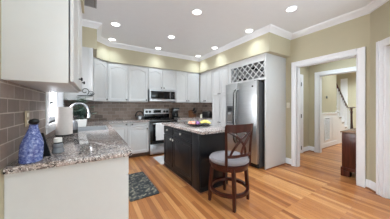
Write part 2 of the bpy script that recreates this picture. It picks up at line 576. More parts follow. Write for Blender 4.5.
# ---- the hall beyond the doorway
HX, HY = 5.20, 2.29
b = B()
b.box(HX, 2.04, 0, HX + 0.12, HY, ZC).box(HX, 0.70, 0, HX + 0.12, 1.0, ZC).box(HX, 1.0, 2.09, HX + 0.12, 2.04, ZC)
struct('wall_hall', b, M['tan'])
struct('wall_hall_end', B().box(XR + 0.10, HY, 0, HX + 0.12, HY + 0.12, ZC), M['tan'])
struct('wall_hall_near', B().box(XR + 0.10, 0.60, 0, 10.0, 0.70, ZC), M['tan'])
b = casing_x(B(), HX, -1, 1.0, 2.04, 2.09)
b.box(HX, 2.025, 0, HX + 0.12, 2.041, 2.09).box(HX, 0.999, 0, HX + 0.12, 1.015, 2.09).box(HX, 1.0, 2.075, HX + 0.12, 2.04, 2.091)
struct('trim_7', b, M['trim'])
# panelled door in the hall's end wall
b = B()
b.box(4.74, HY - 0.018, 0, 4.86, HY, 2.12, 0.003).box(3.85, HY - 0.018, 2.02, 4.74, HY, 2.12, 0.003).box(3.75, HY - 0.018, 0, 3.85, HY, 2.12, 0.003)
struct('trim_8', b, M['trim'])
d = struct('door_2', B().box(3.86, HY - 0.012, 0.01, 4.73, HY - 0.001, 2.015, 0.002), M['trim'])
for z in (0.15, 1.0, 1.85):
    struct('hinge', B().tube([(4.735, HY - 0.024, z - 0.05), (4.735, HY - 0.024, z + 0.05)], 0.009), M['knob'], parent=d)
bb = struct('baseboard_hall', sweep(B(), [(HX, 2.15), (HX, HY), (4.86, HY)], BP), M['trim'], smooth=True)
struct('shoe_moulding', sweep(B(), [(HX, 2.15), (HX, HY), (4.86, HY)], SP), M['shoe'], parent=bb)

# ---- stair hall beyond the second opening
SY = 2.20
struct('wall_stair', B().box(HX + 0.12, SY, 0, 6.86, SY + 0.1, ZC), M['tan'])
struct('wall_far', B().box(9.6, 0.7, 0, 9.7, 3.3, ZC), M['tan'])
struct('wall_stair_back', B().box(HX + 0.12, 3.2, 0, 9.6, 3.3, ZC), M['tan'])
b = B().box(HX + 0.12, SY - 0.014, 0.13, 6.86, SY, 1.02)
b.box(HX + 0.12, SY - 0.03, 1.02, 6.86, SY, 1.06, 0.004).box(HX + 0.12, SY - 0.025, 0, 6.86, SY, 0.14, 0.004)
for x0, x1 in ((5.40, 5.78), (6.46, 6.82)):
    b.box(x0, SY - 0.022, 0.22, x1, SY - 0.012, 0.92, 0.006)
struct('trim_9', b, M['trim'])
struct('shoe_moulding_trim', B().box(HX + 0.13, SY - 0.045, 0, 6.86, SY - 0.025, 0.018, 0.004), M['shoe'])
struct('trim_10', B().box(9.57, 2.68, 0, 9.6, 2.92, 2.5, 0.004), M['trim'])

# ------------------------------------------------------------------ cabinets
def door_mesh(b, x0, x1, z0, z1, t=0.02, frame=0.055, arch=0.0, flat_front=False):
    """raised-panel door; its back on y = t, its front on y = 0"""
    N = 13
    def loop(i, y, a):
        X0, X1, Z0, Z1 = x0 + i, x1 - i, z0 + i, z1 - i
        pts = [(X0, y, Z0), (X1, y, Z0)]
        for k in range(N):
            s = 1 - k / (N - 1)
            q = abs(2 * s - 1)
            drop = 0 if a == 0 else a * (0.0 if q < 0.12 else 1.0 if q > 0.86 else 0.5 - 0.5 * math.cos(math.pi * (q - 0.12) / 0.74))
            pts.append((X0 + (X1 - X0) * s, y, Z1 - drop))
        return pts
    if flat_front:
        return b.loops([loop(0, t, 0), loop(0, 0.005, 0), loop(0.006, 0, 0)])
    f = min(frame, (x1 - x0) * 0.24, (z1 - z0) * 0.28)
    return b.loops([loop(0, t, 0), loop(0, 0.003, 0), loop(0.003, 0, 0), loop(f, 0, arch), loop(f + 0.005, 0.008, arch), loop(f + 0.010, 0.008, arch), loop(f + 0.036, 0.002, arch)])

def knob_mesh(b, x, z, r=0.015):
    return b.lathe([(0.006, 0), (0.005, -0.012), (r * 0.8, -0.016), (r, -0.022), (r * 0.75, -0.029), (0.001, -0.031)], (x, 0, z), 14, 'y')

G = 0.003
def front(root, kind, x0, x1, z0, z1, mat, knob=None, kmat=None, arch=0.0, r=0.018):
    nm = 'drawer' if kind == 'drawer' else 'door'
    o = obj(nm, door_mesh(B(), x0 + G, x1 - G, z0 + G, z1 - G, arch=arch, frame=0.03 if kind == 'drawer' else 0.055, flat_front=(kind == 'slab')), mat, root)
    if knob:
        obj('knob', knob_mesh(B(), knob[0], knob[1], r), kmat or M['knob'], o)
    return o

def cabinet(name, label, loc, rz, w, d, z0, z1, fronts, mat=None, kmat=None, toe=0.0, arch=0.0, group=None, r=0.018, gap=0.0, well=None):
    """front on local y = 0 facing -y, carcass behind it; loc is the front left bottom corner on the floor"""
    mat = mat or M['white']
    root = thing(name, label, 'cabinet', loc, rz, group)
    if well:
        b = B().box(0, 0.02, z0 + toe, well[0], d, z1).box(well[1], 0.02, z0 + toe, w, d, z1).box(well[0], 0.02, z0 + toe, well[1], d, well[2]).box(well[0], 0.02, well[2], well[1], 0.04, z1)
    else:
        b = B().box(0, 0.02 + gap, z0 + toe, w, d, z1, 0.0015)
    obj('carcass', b, mat, root)
    if toe: obj('toe_kick', B().box(0.0, 0.09, z0 + 0.001, w, d, z0 + toe), M['toe_brown'], root)
    for f in fronts:
        kind, x0, x1, a, c = f[:5]
        front(root, kind, x0, x1, a, c, mat, f[5] if len(f) > 5 else None, kmat, arch if kind == 'door' else 0.0, r)
    return root

g = 'white wall cabinets under the tan soffit'
# the near wall cabinet on the left, its end panel towards us
UN = 1.418
cabinet('wall_cabinet', 'near white wall cabinet at left, its plain end panel facing us, left of the window', (-0.118, 1.365, 0), R(90), 0.935, 0.331, UN, ZS + 0.03,
        [('door', 0.012, 0.46, UN + 0.012, ZS, (0.43, UN + 0.09)), ('door', 0.46, 0.91, UN + 0.012, ZS, (0.86, UN + 0.11))], group=g, gap=0.008)
# corner cabinet with a diagonal door
cc = thing('corner_wall_cabinet', 'white wall cabinet with a diagonal door in the back left corner beyond the window', 'cabinet', (XL, 3.53, 0), 0, g)
P = lambda x, y: (x - XL, y - 3.53)
obj('carcass', B().prism([P(XL + 0.001, 3.53), P(-0.02, 3.53), P(-0.02, 4.17), P(0.265, 4.445), P(0.265, YB - 0.001), P(XL + 0.001, YB - 0.001)], UB, ZS - 0.001), M['white'], cc)
dv = Vector((0.285, 0.275)); dl = dv.length; da = math.atan2(dv.y, dv.x)
do = door_mesh(B(), 0.008, dl - 0.012, UB + 0.012, ZS - 0.04, arch=0.05)
do = obj('door', do, M['white'], cc)
do.location = (P(-0.006, 4.155)[0], P(-0.006, 4.155)[1], 0); do.rotation_euler = (0, 0, da)
obj('knob', knob_mesh(B(), dl - 0.045, UB + 0.055), M['knob'], do)
obj('end_stile', B().box(0.36, -0.006, UB + 0.001, 0.43, -0.0005, ZS - 0.002, 0.001), M['white'], cc)
# back wall cabinets
FY = 4.43
zt = ZS - 0.04
def wallcab(label, x0, x1, doors, z0=UB, loc=None, rz=0, d=None, name='wall_cabinet', arch=0.05):
    w = x1 - x0
    return cabinet(name, label, loc or (x0, FY, 0), rz, w, d or (YB - FY - 0.001), z0, ZS - 0.001, doors, arch=arch, group=g)
wallcab('white two-door wall cabinet on the back wall left of the microwave', 0.268, 1.232,
        [('door', 0.012, 0.462, UB + 0.012, zt, (0.425, UB + 0.055)), ('door', 0.466, 0.955, UB + 0.012, zt, (0.918, UB + 0.055))])
wallcab('short white wall cabinet directly above the microwave', 1.234, 2.05,
        [('door', 0.012, 0.406, 1.735, zt, (0.37, 1.775)), ('door', 0.41, 0.804, 1.735, zt, (0.446, 1.775))], z0=1.723)
wallcab('white two-door wall cabinet on the back wall right of the microwave', 2.052, 2.898,
        [('door', 0.012, 0.39, UB + 0.012, zt, (0.354, UB + 0.055)), ('door', 0.394, 0.83, UB + 0.012, zt, (0.43, UB + 0.055))])
# right wall: front on x = 2.9
wallcab('white two-door wall cabinet on the right wall between back corner and tall pantry', 0, 0.63,
        [('door', 0.012, 0.285, UB + 0.012, zt, (0.255, UB + 0.055)), ('door', 0.289, 0.622, UB + 0.012, zt, (0.325, UB + 0.055))],
        loc=(2.90, 4.428, 0), rz=R(-90), d=0.339)
cabinet('pantry_cabinet', 'tall white four-door pantry cabinet left of the refrigerator', (2.90, 3.795, 0), R(-90), 0.68, 0.699, 0, ZS - 0.001,
        [('door', 0.01, 0.338, 1.555, zt, (0.305, 1.60)), ('door', 0.342, 0.67, 1.555, zt, (0.375, 1.60)),
         ('door', 0.01, 0.338, 0.11, 1.545, (0.305, 0.83)), ('door', 0.342, 0.67, 0.11, 1.545, (0.375, 0.83))], toe=0.1, arch=0.0)
# refrigerator surround with the wine rack above
sr = thing('refrigerator_surround', 'white cabinet surround over the refrigerator with a diagonal wine lattice', 'cabinet', (2.90, 2.04, 0))
obj('side_panel', B().box(0.0, 0.0, 0.0, XR - 2.90 - 0.001, 0.03, ZS - 0.001, 0.0015), M['white'], sr)
obj('side_panel', B().box(0.0, 1.045, 0.0, XR - 2.90 - 0.001, 1.07, ZS - 0.001, 0.0015), M['white'], sr)
RY0, RY1, RZ0, RZ1 = 0.04, 0.975, 1.845, 2.185
b = B().box(0, 0.0305, 1.80, 0.02, 1.0445, RZ0, 0.001).box(0, 0.0305, RZ1, 0.02, 1.0445, ZS - 0.001, 0.001)
b.box(0, 0.0305, RZ0, 0.02, RY0, RZ1).box(0, RY1, RZ0, 0.02, 1.0445, RZ1)
obj('face_frame', b, M['white'], sr)
obj('shoe_moulding', B().box(0.0, -0.016, 0, XR - 2.90 - 0.035, -0.0005, 0.02, 0.004), M['shoe'], sr)
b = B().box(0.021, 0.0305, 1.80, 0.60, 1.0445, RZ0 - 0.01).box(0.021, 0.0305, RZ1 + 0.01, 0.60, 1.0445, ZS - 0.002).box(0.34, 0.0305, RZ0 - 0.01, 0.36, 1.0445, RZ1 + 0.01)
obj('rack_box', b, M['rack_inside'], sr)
b = B()
H = RZ1 - RZ0; L = RY1 - RY0; step = 0.15
k = -H
while k < L:
    for sgn in (1, -1):
        a0, a1 = max(0, -k), min(H, L - k)
        if a1 - a0 > 0.01:
            ya, yb = k + a0, k + a1
            za, zb = (a0, a1) if sgn > 0 else (H - a0, H - a1)
            p0, p1 = Vector((0.010, RY0 + ya, RZ0 + za)), Vector((0.010, RY0 + yb, RZ0 + zb))
            c = (p0 + p1) / 2; u = (p1 - p0) / 2; un = u.normalized()
            wv = Vector((0, -un.z, un.y)) * 0.007
            b.obox(c + Vector((0.002 * sgn, 0, 0)), u, wv, (0.006, 0, 0))
    k += step
obj('lattice', b, M['white'], sr)

# ---- base cabinets and worktops
gb = 'white base cabinets under the granite worktop'
cabinet('base_cabinet', 'long white base cabinet run on the left under the sink, its end panel facing us', (0.237, 1.40, 0), R(90), 2.69, 0.685, 0, CB - 0.001,
        [('drawer', 0.01, 0.46, 0.72, 0.865, (0.235, 0.79)), ('door', 0.01, 0.46, 0.115, 0.715, (0.42, 0.66)),
         ('drawer', 0.46, 0.92, 0.72, 0.865, (0.69, 0.79)), ('door', 0.46, 0.92, 0.115, 0.715, (0.88, 0.66)),
         ('slab', 1.3, 2.2, 0.72, 0.865), ('door', 1.3, 1.75, 0.115, 0.715, (1.71, 0.66)), ('door', 1.75, 2.2, 0.115, 0.715, (1.79, 0.66))], toe=0.1, group=gb, well=(1.33, 1.97, 0.70))
cabinet('base_cabinet', 'white base cabinet with drawers along the back wall left of the range', (0.262, 4.17, 0), 0, 0.925, 0.605, 0, CB - 0.001,
        [('slab', 0.005, 0.405, 0.795, 0.868, (0.385, 0.835)), ('door', 0.005, 0.405, 0.115, 0.79, None), ('drawer', 0.415, 0.915, 0.755, 0.868, (0.52, 0.825)), ('door', 0.415, 0.915, 0.115, 0.75, (0.875, 0.70))], toe=0.1, group=gb)
cabinet('base_cabinet', 'white base cabinet along the back wall right of the range', (1.965, 4.17, 0), 0, 0.69, 0.605, 0, CB - 0.001,
        [('drawer', 0.005, 0.62, 0.755, 0.868, (0.31, 0.812)), ('door', 0.005, 0.31, 0.115, 0.75, (0.28, 0.70)), ('door', 0.315, 0.62, 0.115, 0.75, (0.345, 0.70))], toe=0.1, group=gb)
cabinet('base_cabinet', 'short white base cabinet on the right wall beside the tall pantry', (2.66, 4.168, 0), R(-90), 0.37, 0.579, 0, CB - 0.001,
        [('drawer', 0.02, 0.365, 0.755, 0.868, (0.19, 0.812)), ('door', 0.02, 0.365, 0.115, 0.75, (0.055, 0.70))], toe=0.1, group=gb)

def rounded(x0, y0, x1, y1, rad, corners=(0, 1, 2, 3), n=6):
    pts = []
    cs = [(x0, y0, 180), (x1, y0, 270), (x1, y1, 0), (x0, y1, 90)]
    for i, (x, y, a) in enumerate(cs):
        if i in corners:
            cx = x + (rad if i in (0, 3) else -rad); cy = y + (rad if i in (0, 1) else -rad)
            for k in range(n + 1):
                t = R(a + 90 * k / n)
                pts.append((cx + rad * math.cos(t), cy + rad * math.sin(t)))
        else:
            pts.append((x, y))
    return pts
SX0, SX1, SY0, SY1 = -0.258, 0.17, 2.76, 3.34
b = B()
b.prism(rounded(XL + 0.009, 1.362, 0.264, SY0, 0.045, (1,)), CB, CT, 0.004)
b.box(XL + 0.009, SY0, CB, SX0, SY1, CT).box(SX1, SY0, CB, 0.264, SY1, CT)
b.box(XL + 0.009, SY1, CB, 0.264, YB - 0.009, CT).box(0.264, 4.149, CB, 1.19, YB - 0.009, CT)
tag(obj('worktop', b, M['granite']), 'speckled granite worktop running along the left wall round to the range', 'worktop', 'granite worktops')
b = B().box(1.963, 4.149, CB, 3.231, YB - 0.009, CT).box(2.635, 3.797, CB, 3.231, 4.149, CT)
tag(obj('worktop', b, M['granite']), 'granite worktop in the back right corner between range and pantry', 'worktop', 'granite worktops')

# sink and faucet
sk = thing('kitchen_sink', 'stainless undermount sink in the granite below the window', 'sink', (SX0, SY0, CT))
b = B()
w_, l_, dp = SX1 - SX0, SY1 - SY0, 0.19
b.box(0, 0, -dp, w_, l_, -dp + 0.006).box(0, 0, -dp, 0.006, l_, -0.004).box(w_ - 0.006, 0, -dp, w_, l_, -0.004).box(0, 0, -dp, w_, 0.006, -0.004).box(0, l_ - 0.006, -dp, w_, l_, -0.004)
obj('basin', b, M['steel'], sk)
b = B().box(-0.012, -0.012, 0.0005, w_ + 0.012, 0.012, 0.005).box(-0.012, l_ - 0.012, 0.0005, w_ + 0.012, l_ + 0.012, 0.005).box(-0.012, 0.012, 0.0005, 0.012, l_ - 0.012, 0.005).box(w_ - 0.012, 0.012, 0.0005, w_ + 0.012, l_ - 0.012, 0.005)
obj('rim', b, M['steel'], sk)
obj('drain', B().lathe([(0.045, 0), (0.04, 0.004), (0.01, 0.003)], (w_ / 2, l_ / 2, -dp + 0.006), 20), M['chrome'], sk)
fc = thing('kitchen_faucet', 'tall chrome gooseneck faucet with a pull-down spray head beside the sink', 'faucet', (-0.305, 3.0, CT))
obj('base', B().lathe([(0.030, 0), (0.030, 0.006), (0.022, 0.014), (0.021, 0.09), (0.016, 0.10)]), M['chrome'], fc)
pts = [(0, 0, 0.095), (0, 0, 0.20), (0, 0, 0.27)] + [(0.115 - 0.115 * math.cos(R(a)), 0, 0.27 + 0.125 * math.sin(R(a))) for a in range(12, 181, 12)] + [(0.236, 0, 0.245)]
obj('spout', B().tube(pts, 0.0155, 14), M['chrome'], fc)
obj('spray_head', B().lathe([(0.014, 0.07), (0.018, 0.06), (0.020, 0.02), (0.024, 0.0), (0.018, -0.004)], (0.238, 0, 0.175), 16), M['chrome'], fc)
obj('handle', B().tube([(0, -0.02, 0.06), (0, -0.045, 0.065), (0.0, -0.075, 0.10)], [0.012, 0.010, 0.006]), M['chrome'], fc)

# ---- island
IR = R(-90 + 1.4)
il = thing('kitchen_island', 'charcoal black kitchen island cabinet with two drawers and two doors', 'island', (1.262, 3.34, 0), IR)
IL, ID = 1.345, 0.55
obj('carcass', B().box(0, 0.02, 0.0, IL, ID, CB - 0.001, 0.002), M['island'], il)
obj('corner_panel', B().box(1.145, 0.002, 0.0, IL + 0.002, 0.02, CB - 0.002, 0.002), M['island'], il)
obj('end_panel', B().box(IL, 0.02, 0, IL + 0.012, ID, CB - 0.002, 0.002), M['island'], il)
for (x0, x1) in ((0.01, 0.43), (0.445, 1.135)):
    front(il, 'drawer', x0, x1, 0.70, 0.855, M['island'], ((x0 + x1) / 2, 0.785), M['nickel'], r=0.021)
front(il, 'door', 0.01, 0.43, 0.085, 0.685, M['island'], (0.39, 0.625), M['nickel'], r=0.021)
front(il, 'door', 0.445, 1.135, 0.085, 0.685, M['island'], (0.49, 0.625), M['nickel'], r=0.021)
obj('base_moulding', B().box(0, 0.008, 0.001, IL + 0.018, 0.02, 0.075, 0.003).box(IL + 0.012, 0.02, 0.001, IL + 0.02, ID, 0.075, 0.003), M['island'], il)
obj('shoe_moulding', B().box(0.0, -0.012, 0, IL + 0.03, 0.0075, 0.016, 0.004).box(IL + 0.0205, 0.0, 0, IL + 0.036, ID, 0.016, 0.004), M['shoe'], il)
it = obj('island_worktop', B().prism(rounded(-0.04, -0.035, IL + 0.14, ID + 0.04, 0.02), CB, CT, 0.004), M['granite'], None, (1.262, 3.34, 0), IR)
tag(it, 'granite worktop on the black kitchen island', 'worktop', 'granite worktops')

# ---- refrigerator
rf = thing('refrigerator', 'stainless side-by-side refrigerator with a water dispenser', 'refrigerator', (2.75, 2.14, 0))
FW, FH, FS = 0.91, 1.785, 0.53
obj('body', B().box(0.075, 0.005, 0.02, 0.80, FW - 0.005, FH - 0.02, 0.004), M['stainless_dark'], rf)
obj('toe_grille', B().box(0.055, 0.01, 0.012, 0.10, FW - 0.01, 0.095, 0.003), M['black'], rf)
rd = obj('fridge_door', B().box(0.0, 0.0, 0.10, 0.073, FS - 0.003, FH, 0.014), M['steel'], rf)
fd = obj('freezer_door', B().box(0.0, FS + 0.003, 0.10, 0.073, FW, FH, 0.014), M['steel'], rf)
def bar_handle(parent, y, bow):
    pts = [(0.0, y, 1.64), (-0.04, y, 1.60)] + [(-0.06 - 0.012 * math.sin(math.pi * k / 8), y + bow * math.sin(math.pi * k / 8), 1.56 - 1.05 * k / 8) for k in range(9)] + [(-0.04, y, 0.47), (0.0, y, 0.43)]
    return obj('handle', B().tube(pts, 0.015, 10), M['handle_steel'], parent)
bar_handle(rd, FS - 0.045, 0.0)
bar_handle(fd, FS + 0.045, 0.0)
dp_ = obj('dispenser', B().box(-0.006, 0.66, 0.86, 0.004, 0.85, 1.27, 0.004), M['stainless_dark'], fd)
obj('recess', B().box(-0.0085, 0.675, 0.89, -0.0062, 0.835, 1.12, 0.001), M['runner'], dp_)
obj('control_panel', B().box(-0.0095, 0.69, 1.155, -0.0062, 0.82, 1.235, 0.001), M['black'], dp_)
obj('nozzle', B().box(-0.03, 0.72, 1.07, -0.0087, 0.79, 1.115, 0.004), M['steel'], dp_)
obj('drip_tray', B().box(-0.03, 0.685, 0.885, -0.0087, 0.825, 0.90, 0.003), M['steel'], dp_)
obj('badge', B().box(-0.003, 0.085, 1.655, 0.001, 0.125, 1.69, 0.002), M['black'], rd)
obj('hinge_cover', B().box(0.03, 0.01, FH - 0.019, 0.13, 0.09, FH + 0.012, 0.004), M['black'], rf)

# ---- range and microwave
rg = thing('kitchen_range', 'stainless and black electric range against the back wall', 'range', (1.195, 4.10, 0))
RW = 0.762
obj('body', B().box(0.002, 0.03, 0.03, RW - 0.002, 0.665, 0.895, 0.003), M['steel'], rg)
obj('cooktop', B().box(0, 0.0, 0.896, RW, 0.60, 0.918, 0.004), M['black_glass'], rg)
ck = obj('backguard', B().box(0, 0.601, 0.90, RW, 0.665, 1.19, 0.008), M['steel'], rg)
obj('lower_strip', B().box(0.004, 0.594, 0.9185, RW - 0.004, 0.6005, 1.035, 0.002), M['black_glass'], ck)
obj('display', B().box(0.27, 0.596, 1.07, 0.50, 0.6005, 1.15, 0.002), M['black_glass'], ck)
for kx in (0.075, 0.165, 0.597, 0.687):
    obj('knob', B().lathe([(0.036, 0), (0.034, -0.02), (0.014, -0.024)], (kx, 0.6005, 1.105), 18, 'y'), M['black'], ck)
od = obj('oven_door', B().box(0.004, 0.0, 0.30, RW - 0.004, 0.0295, 0.885, 0.005), M['black_glass'], rg)
obj('oven_window', B().box(0.13, -0.003, 0.42, RW - 0.13, -0.0003, 0.70, 0.001), M['black'], od)
b = B().tube([(0.05, -0.045, 0.82), (RW - 0.05, -0.045, 0.82)], 0.012)
for hx in (0.08, RW - 0.08): b.tube([(hx, -0.045, 0.82), (hx, 0.001, 0.82)], 0.009)
obj('handle', b, M['steel'], od)
dr = obj('warming_drawer', B().box(0.004, 0.0, 0.06, RW - 0.004, 0.0295, 0.285, 0.005), M['steel'], rg)
obj('drawer_lip', B().box(0.1, -0.012, 0.255, RW - 0.1, 0.001, 0.275, 0.004), M['steel'], dr)
for fx in (0.05, RW - 0.05):
    for fy in (0.08, 0.6):
        obj('foot', B().lathe([(0.018, 0), (0.018, 0.031)], (fx, fy, 0), 12), M['black'], rg)
for (bx, by, br) in ((0.2, 0.15, 0.1), (0.2, 0.44, 0.075), (0.56, 0.15, 0.075), (0.56, 0.44, 0.1)):
    obj('burner_ring', B().lathe([(br, 0), (br, 0.0008), (br - 0.006, 0.0008), (br - 0.006, 0)], (bx, by, 0.9181), 28, cap=False), M['stainless_dark'], rg)

mw = thing('microwave', 'stainless over-the-range microwave with a black glass door', 'microwave', (1.256, 4.36, 1.395))
MH = 0.326
obj('body', B().box(0, 0.02, 0, RW, YB - 4.36 - 0.009, MH, 0.004), M['steel'], mw)
md = obj('door', B().box(0.0, 0.0, 0.050, 0.60, 0.0195, MH - 0.03, 0.004), M['steel'], mw)
obj('window', B().box(0.035, -0.0025, 0.07, 0.585, -0.0003, MH - 0.045, 0.002), M['black_glass'], md)
obj('handle', B().tube([(0.592, 0.0, 0.08), (0.592, -0.022, 0.09), (0.592, -0.022, MH - 0.07), (0.592, 0.0, MH - 0.06)], 0.005), M['stainless_dark'], md)
obj('control_panel', B().box(0.605, -0.0025, 0.07, RW - 0.03, 0.0195, MH - 0.045, 0.003), M['black_glass'], mw)
obj('vent_grille', B().box(0, 0.002, MH - 0.028, RW, 0.0195, MH, 0.002), M['steel'], mw)
obj('bottom_trim', B().box(0, 0.0, 0, RW, 0.0195, 0.048, 0.003), M['steel'], mw)

# dish towel over the oven handle
b = B()
def cloth(b, x0, x1, pts, th=0.004):
    """a strip hung along (y,z) points"""
    n = len(pts)
    top, bot = [], []
    segs = 8
    for i, (y, z) in enumerate(pts):
        t0 = Vector(pts[max(0, i - 1)]); t1 = Vector(pts[min(n - 1, i + 1)])
        d = (t1 - t0).normalized(); nn = Vector((-d.y, d.x))
        ra, rb = [], []
        for k in range(segs + 1):
            x = x0 + (x1 - x0) * k / segs
            wv = 0.003 * math.sin(k * 1.9 + i * 0.25) * min(1, i / 3)
            ra.append(b.bm.verts.new((x, y + nn.x * (th + wv), z + nn.y * th)))
            rb.append(b.bm.verts.new((x, y + nn.x * wv, z)))
        top.append(ra); bot.append(rb)
    for i in range(n - 1):
        for k in range(segs):
            b.bm.faces.new((top[i][k], top[i][k + 1], top[i + 1][k + 1], top[i + 1][k]))
            b.bm.faces.new((bot[i][k + 1], bot[i][k], bot[i + 1][k], bot[i + 1][k + 1]))
        b.bm.faces.new((top[i][0], top[i + 1][0], bot[i + 1][0], bot[i][0]))
        b.bm.faces.new((top[i + 1][segs], top[i][segs], bot[i][segs], bot[i + 1][segs]))
    for i in (0, n - 1):
        for k in range(segs):
            b.bm.faces.new((top[i][k], bot[i][k], bot[i][k + 1], top[i][k + 1]))
    return b
hp = [(-0.029, 0.50)] + [(-0.029, 0.55 + 0.05 * k) for k in range(6)] + [(-0.045 + 0.016 * math.cos(R(a)), 0.82 + 0.016 * math.sin(R(a))) for a in (0, 45, 90, 135, 180)] + [(-0.062, 0.8 - 0.05 * k) for k in range(9)]
dt = obj('dish_towel', cloth(b, 0.13, 0.36, hp), M['towel'], None, (1.195, 4.10, 0))
tag(dt, 'white dish towel hanging from the oven door handle', 'towel')

# ---- rugs
b = B().prism(rounded(-0.205, -0.46, 0.205, 0.46, 0.02), 0.0, 0.012, 0.003)
fm = obj('floor_mat', b, M['floral'], None, (0.60, 2.755, 0.0), R(1))
tag(fm, 'dark grey floral floor mat in front of the sink cabinets', 'mat')
b = B().prism(rounded(0, 0, 0.72, 0.58, 0.02), 0.0, 0.012, 0.003)
tag(obj('kitchen_rug', b, M['grey_rug'], None, (1.23, 3.42, 0.0), 0), 'pale grey rug on the floor between the island and the range', 'rug')

# ---- bar stool
st = thing('bar_stool', 'round cherry-wood swivel bar stool with grey seat and cross back', 'stool', (1.557, 1.659, 0), R(16))
LG = 0.185
for sx in (-1, 1):
    for sy in (-1, 1):
        o = 0.86
        obj('leg', B().tube([(sx * LG, sy * LG, 0), (sx * LG * 0.97, sy * LG * 0.97, 0.2), (sx * LG * o, sy * LG * o, 0.50)], [0.021, 0.027, 0.03], 4, up=(1, 0, 0)), M['cherry'], st)
ring = [(math.cos(2 * math.pi * k / 40), math.sin(2 * math.pi * k / 40)) for k in range(40)]
def hoop(b, r0, r1, z0, z1, n=40):
    return b.loops([[(r * x, r * y, z) for x, y in ring] for r, z in ((r0, z0), (r1, z0), (r1, z1), (r0, z1), (r0, z0))], False, False)
obj('foot_ring', hoop(B(), 0.225, 0.262, 0.155, 0.195), M['cherry'], st)
obj('apron', B().lathe([(0.20, 0.455), (0.245, 0.46), (0.25, 0.50), (0.262, 0.505), (0.265, 0.532), (0.255, 0.538)], n=40), M['cherry'], st)
obj('seat_cushion', B().lathe([(0.25, 0.5385), (0.262, 0.55), (0.264, 0.575), (0.25, 0.597), (0.20, 0.607), (0.1, 0.611), (0.001, 0.612)], n=40), M['fabric'], st)
# back: two posts, a curved top rail, a lower rail and crossing slats (angles in world, made local)
loc_rot = R(16)
def bp(ang_deg, r, z):
    a = R(ang_deg) - loc_rot
    return Vector((r * math.cos(a), r * math.sin(a), z))
# camera axes: lateral (0.8525,-0.5227), depth (0.5227,0.8525); lateral axis points to world angle -31.5 deg
A_L, A_R = -31.5 - 108, -31.5 - 16
RB = 0.255
for A in (A_L, A_R):
    pts = [bp(A, RB + 0.01, 0.49), bp(A, RB + 0.012, 0.62), bp(A, RB + 0.02, 0.80), bp(A, RB + 0.045, 1.03)]
    obj('back_post', B().tube(pts, [0.024, 0.024, 0.021, 0.019], 4, up=bp(A, 1, 0)), M['cherry'], st)
def arc_rail(z0, z1, r0a, r1a, th):
    b = B()
    loops = []
    n = 12
    for k in range(n + 1):
        t = k / n
        A = A_L + (A_R - A_L) * t
        sag = 0.85 + 0.15 * abs(2 * t - 1)          # flatter than the seat's circle
        loops.append([bp(A, (r0a - th / 2) * sag, z0), bp(A, (r0a + th / 2) * sag, z0), bp(A, (r1a + th / 2) * sag, z1), bp(A, (r1a - th / 2) * sag, z1)])
    return b.loops(loops)
obj('top_rail', arc_rail(0.945, 1.045, 0.288, 0.303, 0.026), M['cherry'], st)
obj('lower_rail', arc_rail(0.638, 0.672, 0.268, 0.27, 0.022), M['cherry'], st)
def slat(t_top, t_mid, t_bot):
    pts = []
    for k in range(13):
        u = k / 12
        t = (1 - u) ** 2 * t_bot + 2 * u * (1 - u) * t_mid + u * u * t_top
        sag = 0.85 + 0.15 * abs(2 * t - 1)
        z = 0.66 + 0.30 * u
        pts.append(bp(A_L + (A_R - A_L) * t, (0.269 + 0.02 * u) * sag, z))
    return B().tube(pts, 0.0155, 6, flatten=(1.0, 1.0))
for a, m, c in ((0.06, 0.72, 0.66), (0.80, 0.22, 0.10), (0.96, 0.55, 0.50)):
    obj('back_slat', slat(a, m, c), M['cherry'], st)

# ---- things on the left worktop
vs = thing('blue_vase', 'mottled blue glass bottle vase with a black top near the end of the left worktop', 'vase', (-0.345, 1.44, CT))
def leaning(b, prof, n=28, lean=0.085):
    """a lathe whose axis leans to one side as it rises"""
    return b.loops([[(max(r, 1e-4) * math.cos(2 * math.pi * k / n) + 0.8525 * lean * h, max(r, 1e-4) * math.sin(2 * math.pi * k / n) - 0.5227 * lean * h, h) for k in range(n)] for r, h in prof])
obj('body', leaning(B(), [(0.050, 0), (0.056, 0.006), (0.0575, 0.06), (0.056, 0.11), (0.047, 0.145), (0.036, 0.175), (0.025, 0.21), (0.021, 0.228), (0.024, 0.236)]), M['blue'], vs)
obj('stopper', leaning(B(), [(0.016, 0.2365), (0.024, 0.243), (0.027, 0.255), (0.021, 0.268), (0.005, 0.273)], 20), M['black'], vs)
bb = thing('black_stand', 'black wedge-shaped stand leaning behind the blue vase', 'stand', (-0.335, 1.55, CT), R(-10))
obj('panel', B().loops([[(-0.02, -0.012, 0), (0.075, -0.012, 0), (0.03, -0.004, 0.165), (-0.01, -0.004, 0.165)], [(-0.02, 0.0, 0), (0.075, 0.0, 0), (0.03, 0.004, 0.165), (-0.01, 0.004, 0.165)]]), M['black'], bb)
obj('prop', B().loops([[(0.0, 0.005, 0.10), (0.03, 0.005, 0.10), (0.03, 0.05, 0), (0.0, 0.05, 0)], [(0.0, 0.005, 0.112), (0.03, 0.005, 0.112), (0.03, 0.058, 0), (0.0, 0.058, 0)]]), M['black'], bb)
jr = thing('glass_jar', 'small grey glass jar with a white lid beside the black stand', 'jar', (-0.235, 1.61, CT))
obj('body', B().lathe([(0.034, 0), (0.037, 0.004), (0.037, 0.022), (0.03, 0.04), (0.034, 0.045), (0.034, 0.062), (0.026, 0.072)], n=22), M['jar'], jr)
obj('lid_band', B().lathe([(0.026, 0.0725), (0.027, 0.073), (0.027, 0.080)], n=22), M['black'], jr)
obj('lid', B().lathe([(0.025, 0.0805), (0.026, 0.082), (0.026, 0.110), (0.022, 0.113)], n=22), M['ceramic'], jr)
ou = thing('outlet_plate', 'tan electrical outlet plate on the left tile wall behind the blue vase', 'outlet', (XL + 0.009, 1.74, 1.172))
obj('plate', B().box(0, -0.04, -0.06, 0.008, 0.04, 0.06, 0.003), M['outlet'], ou)
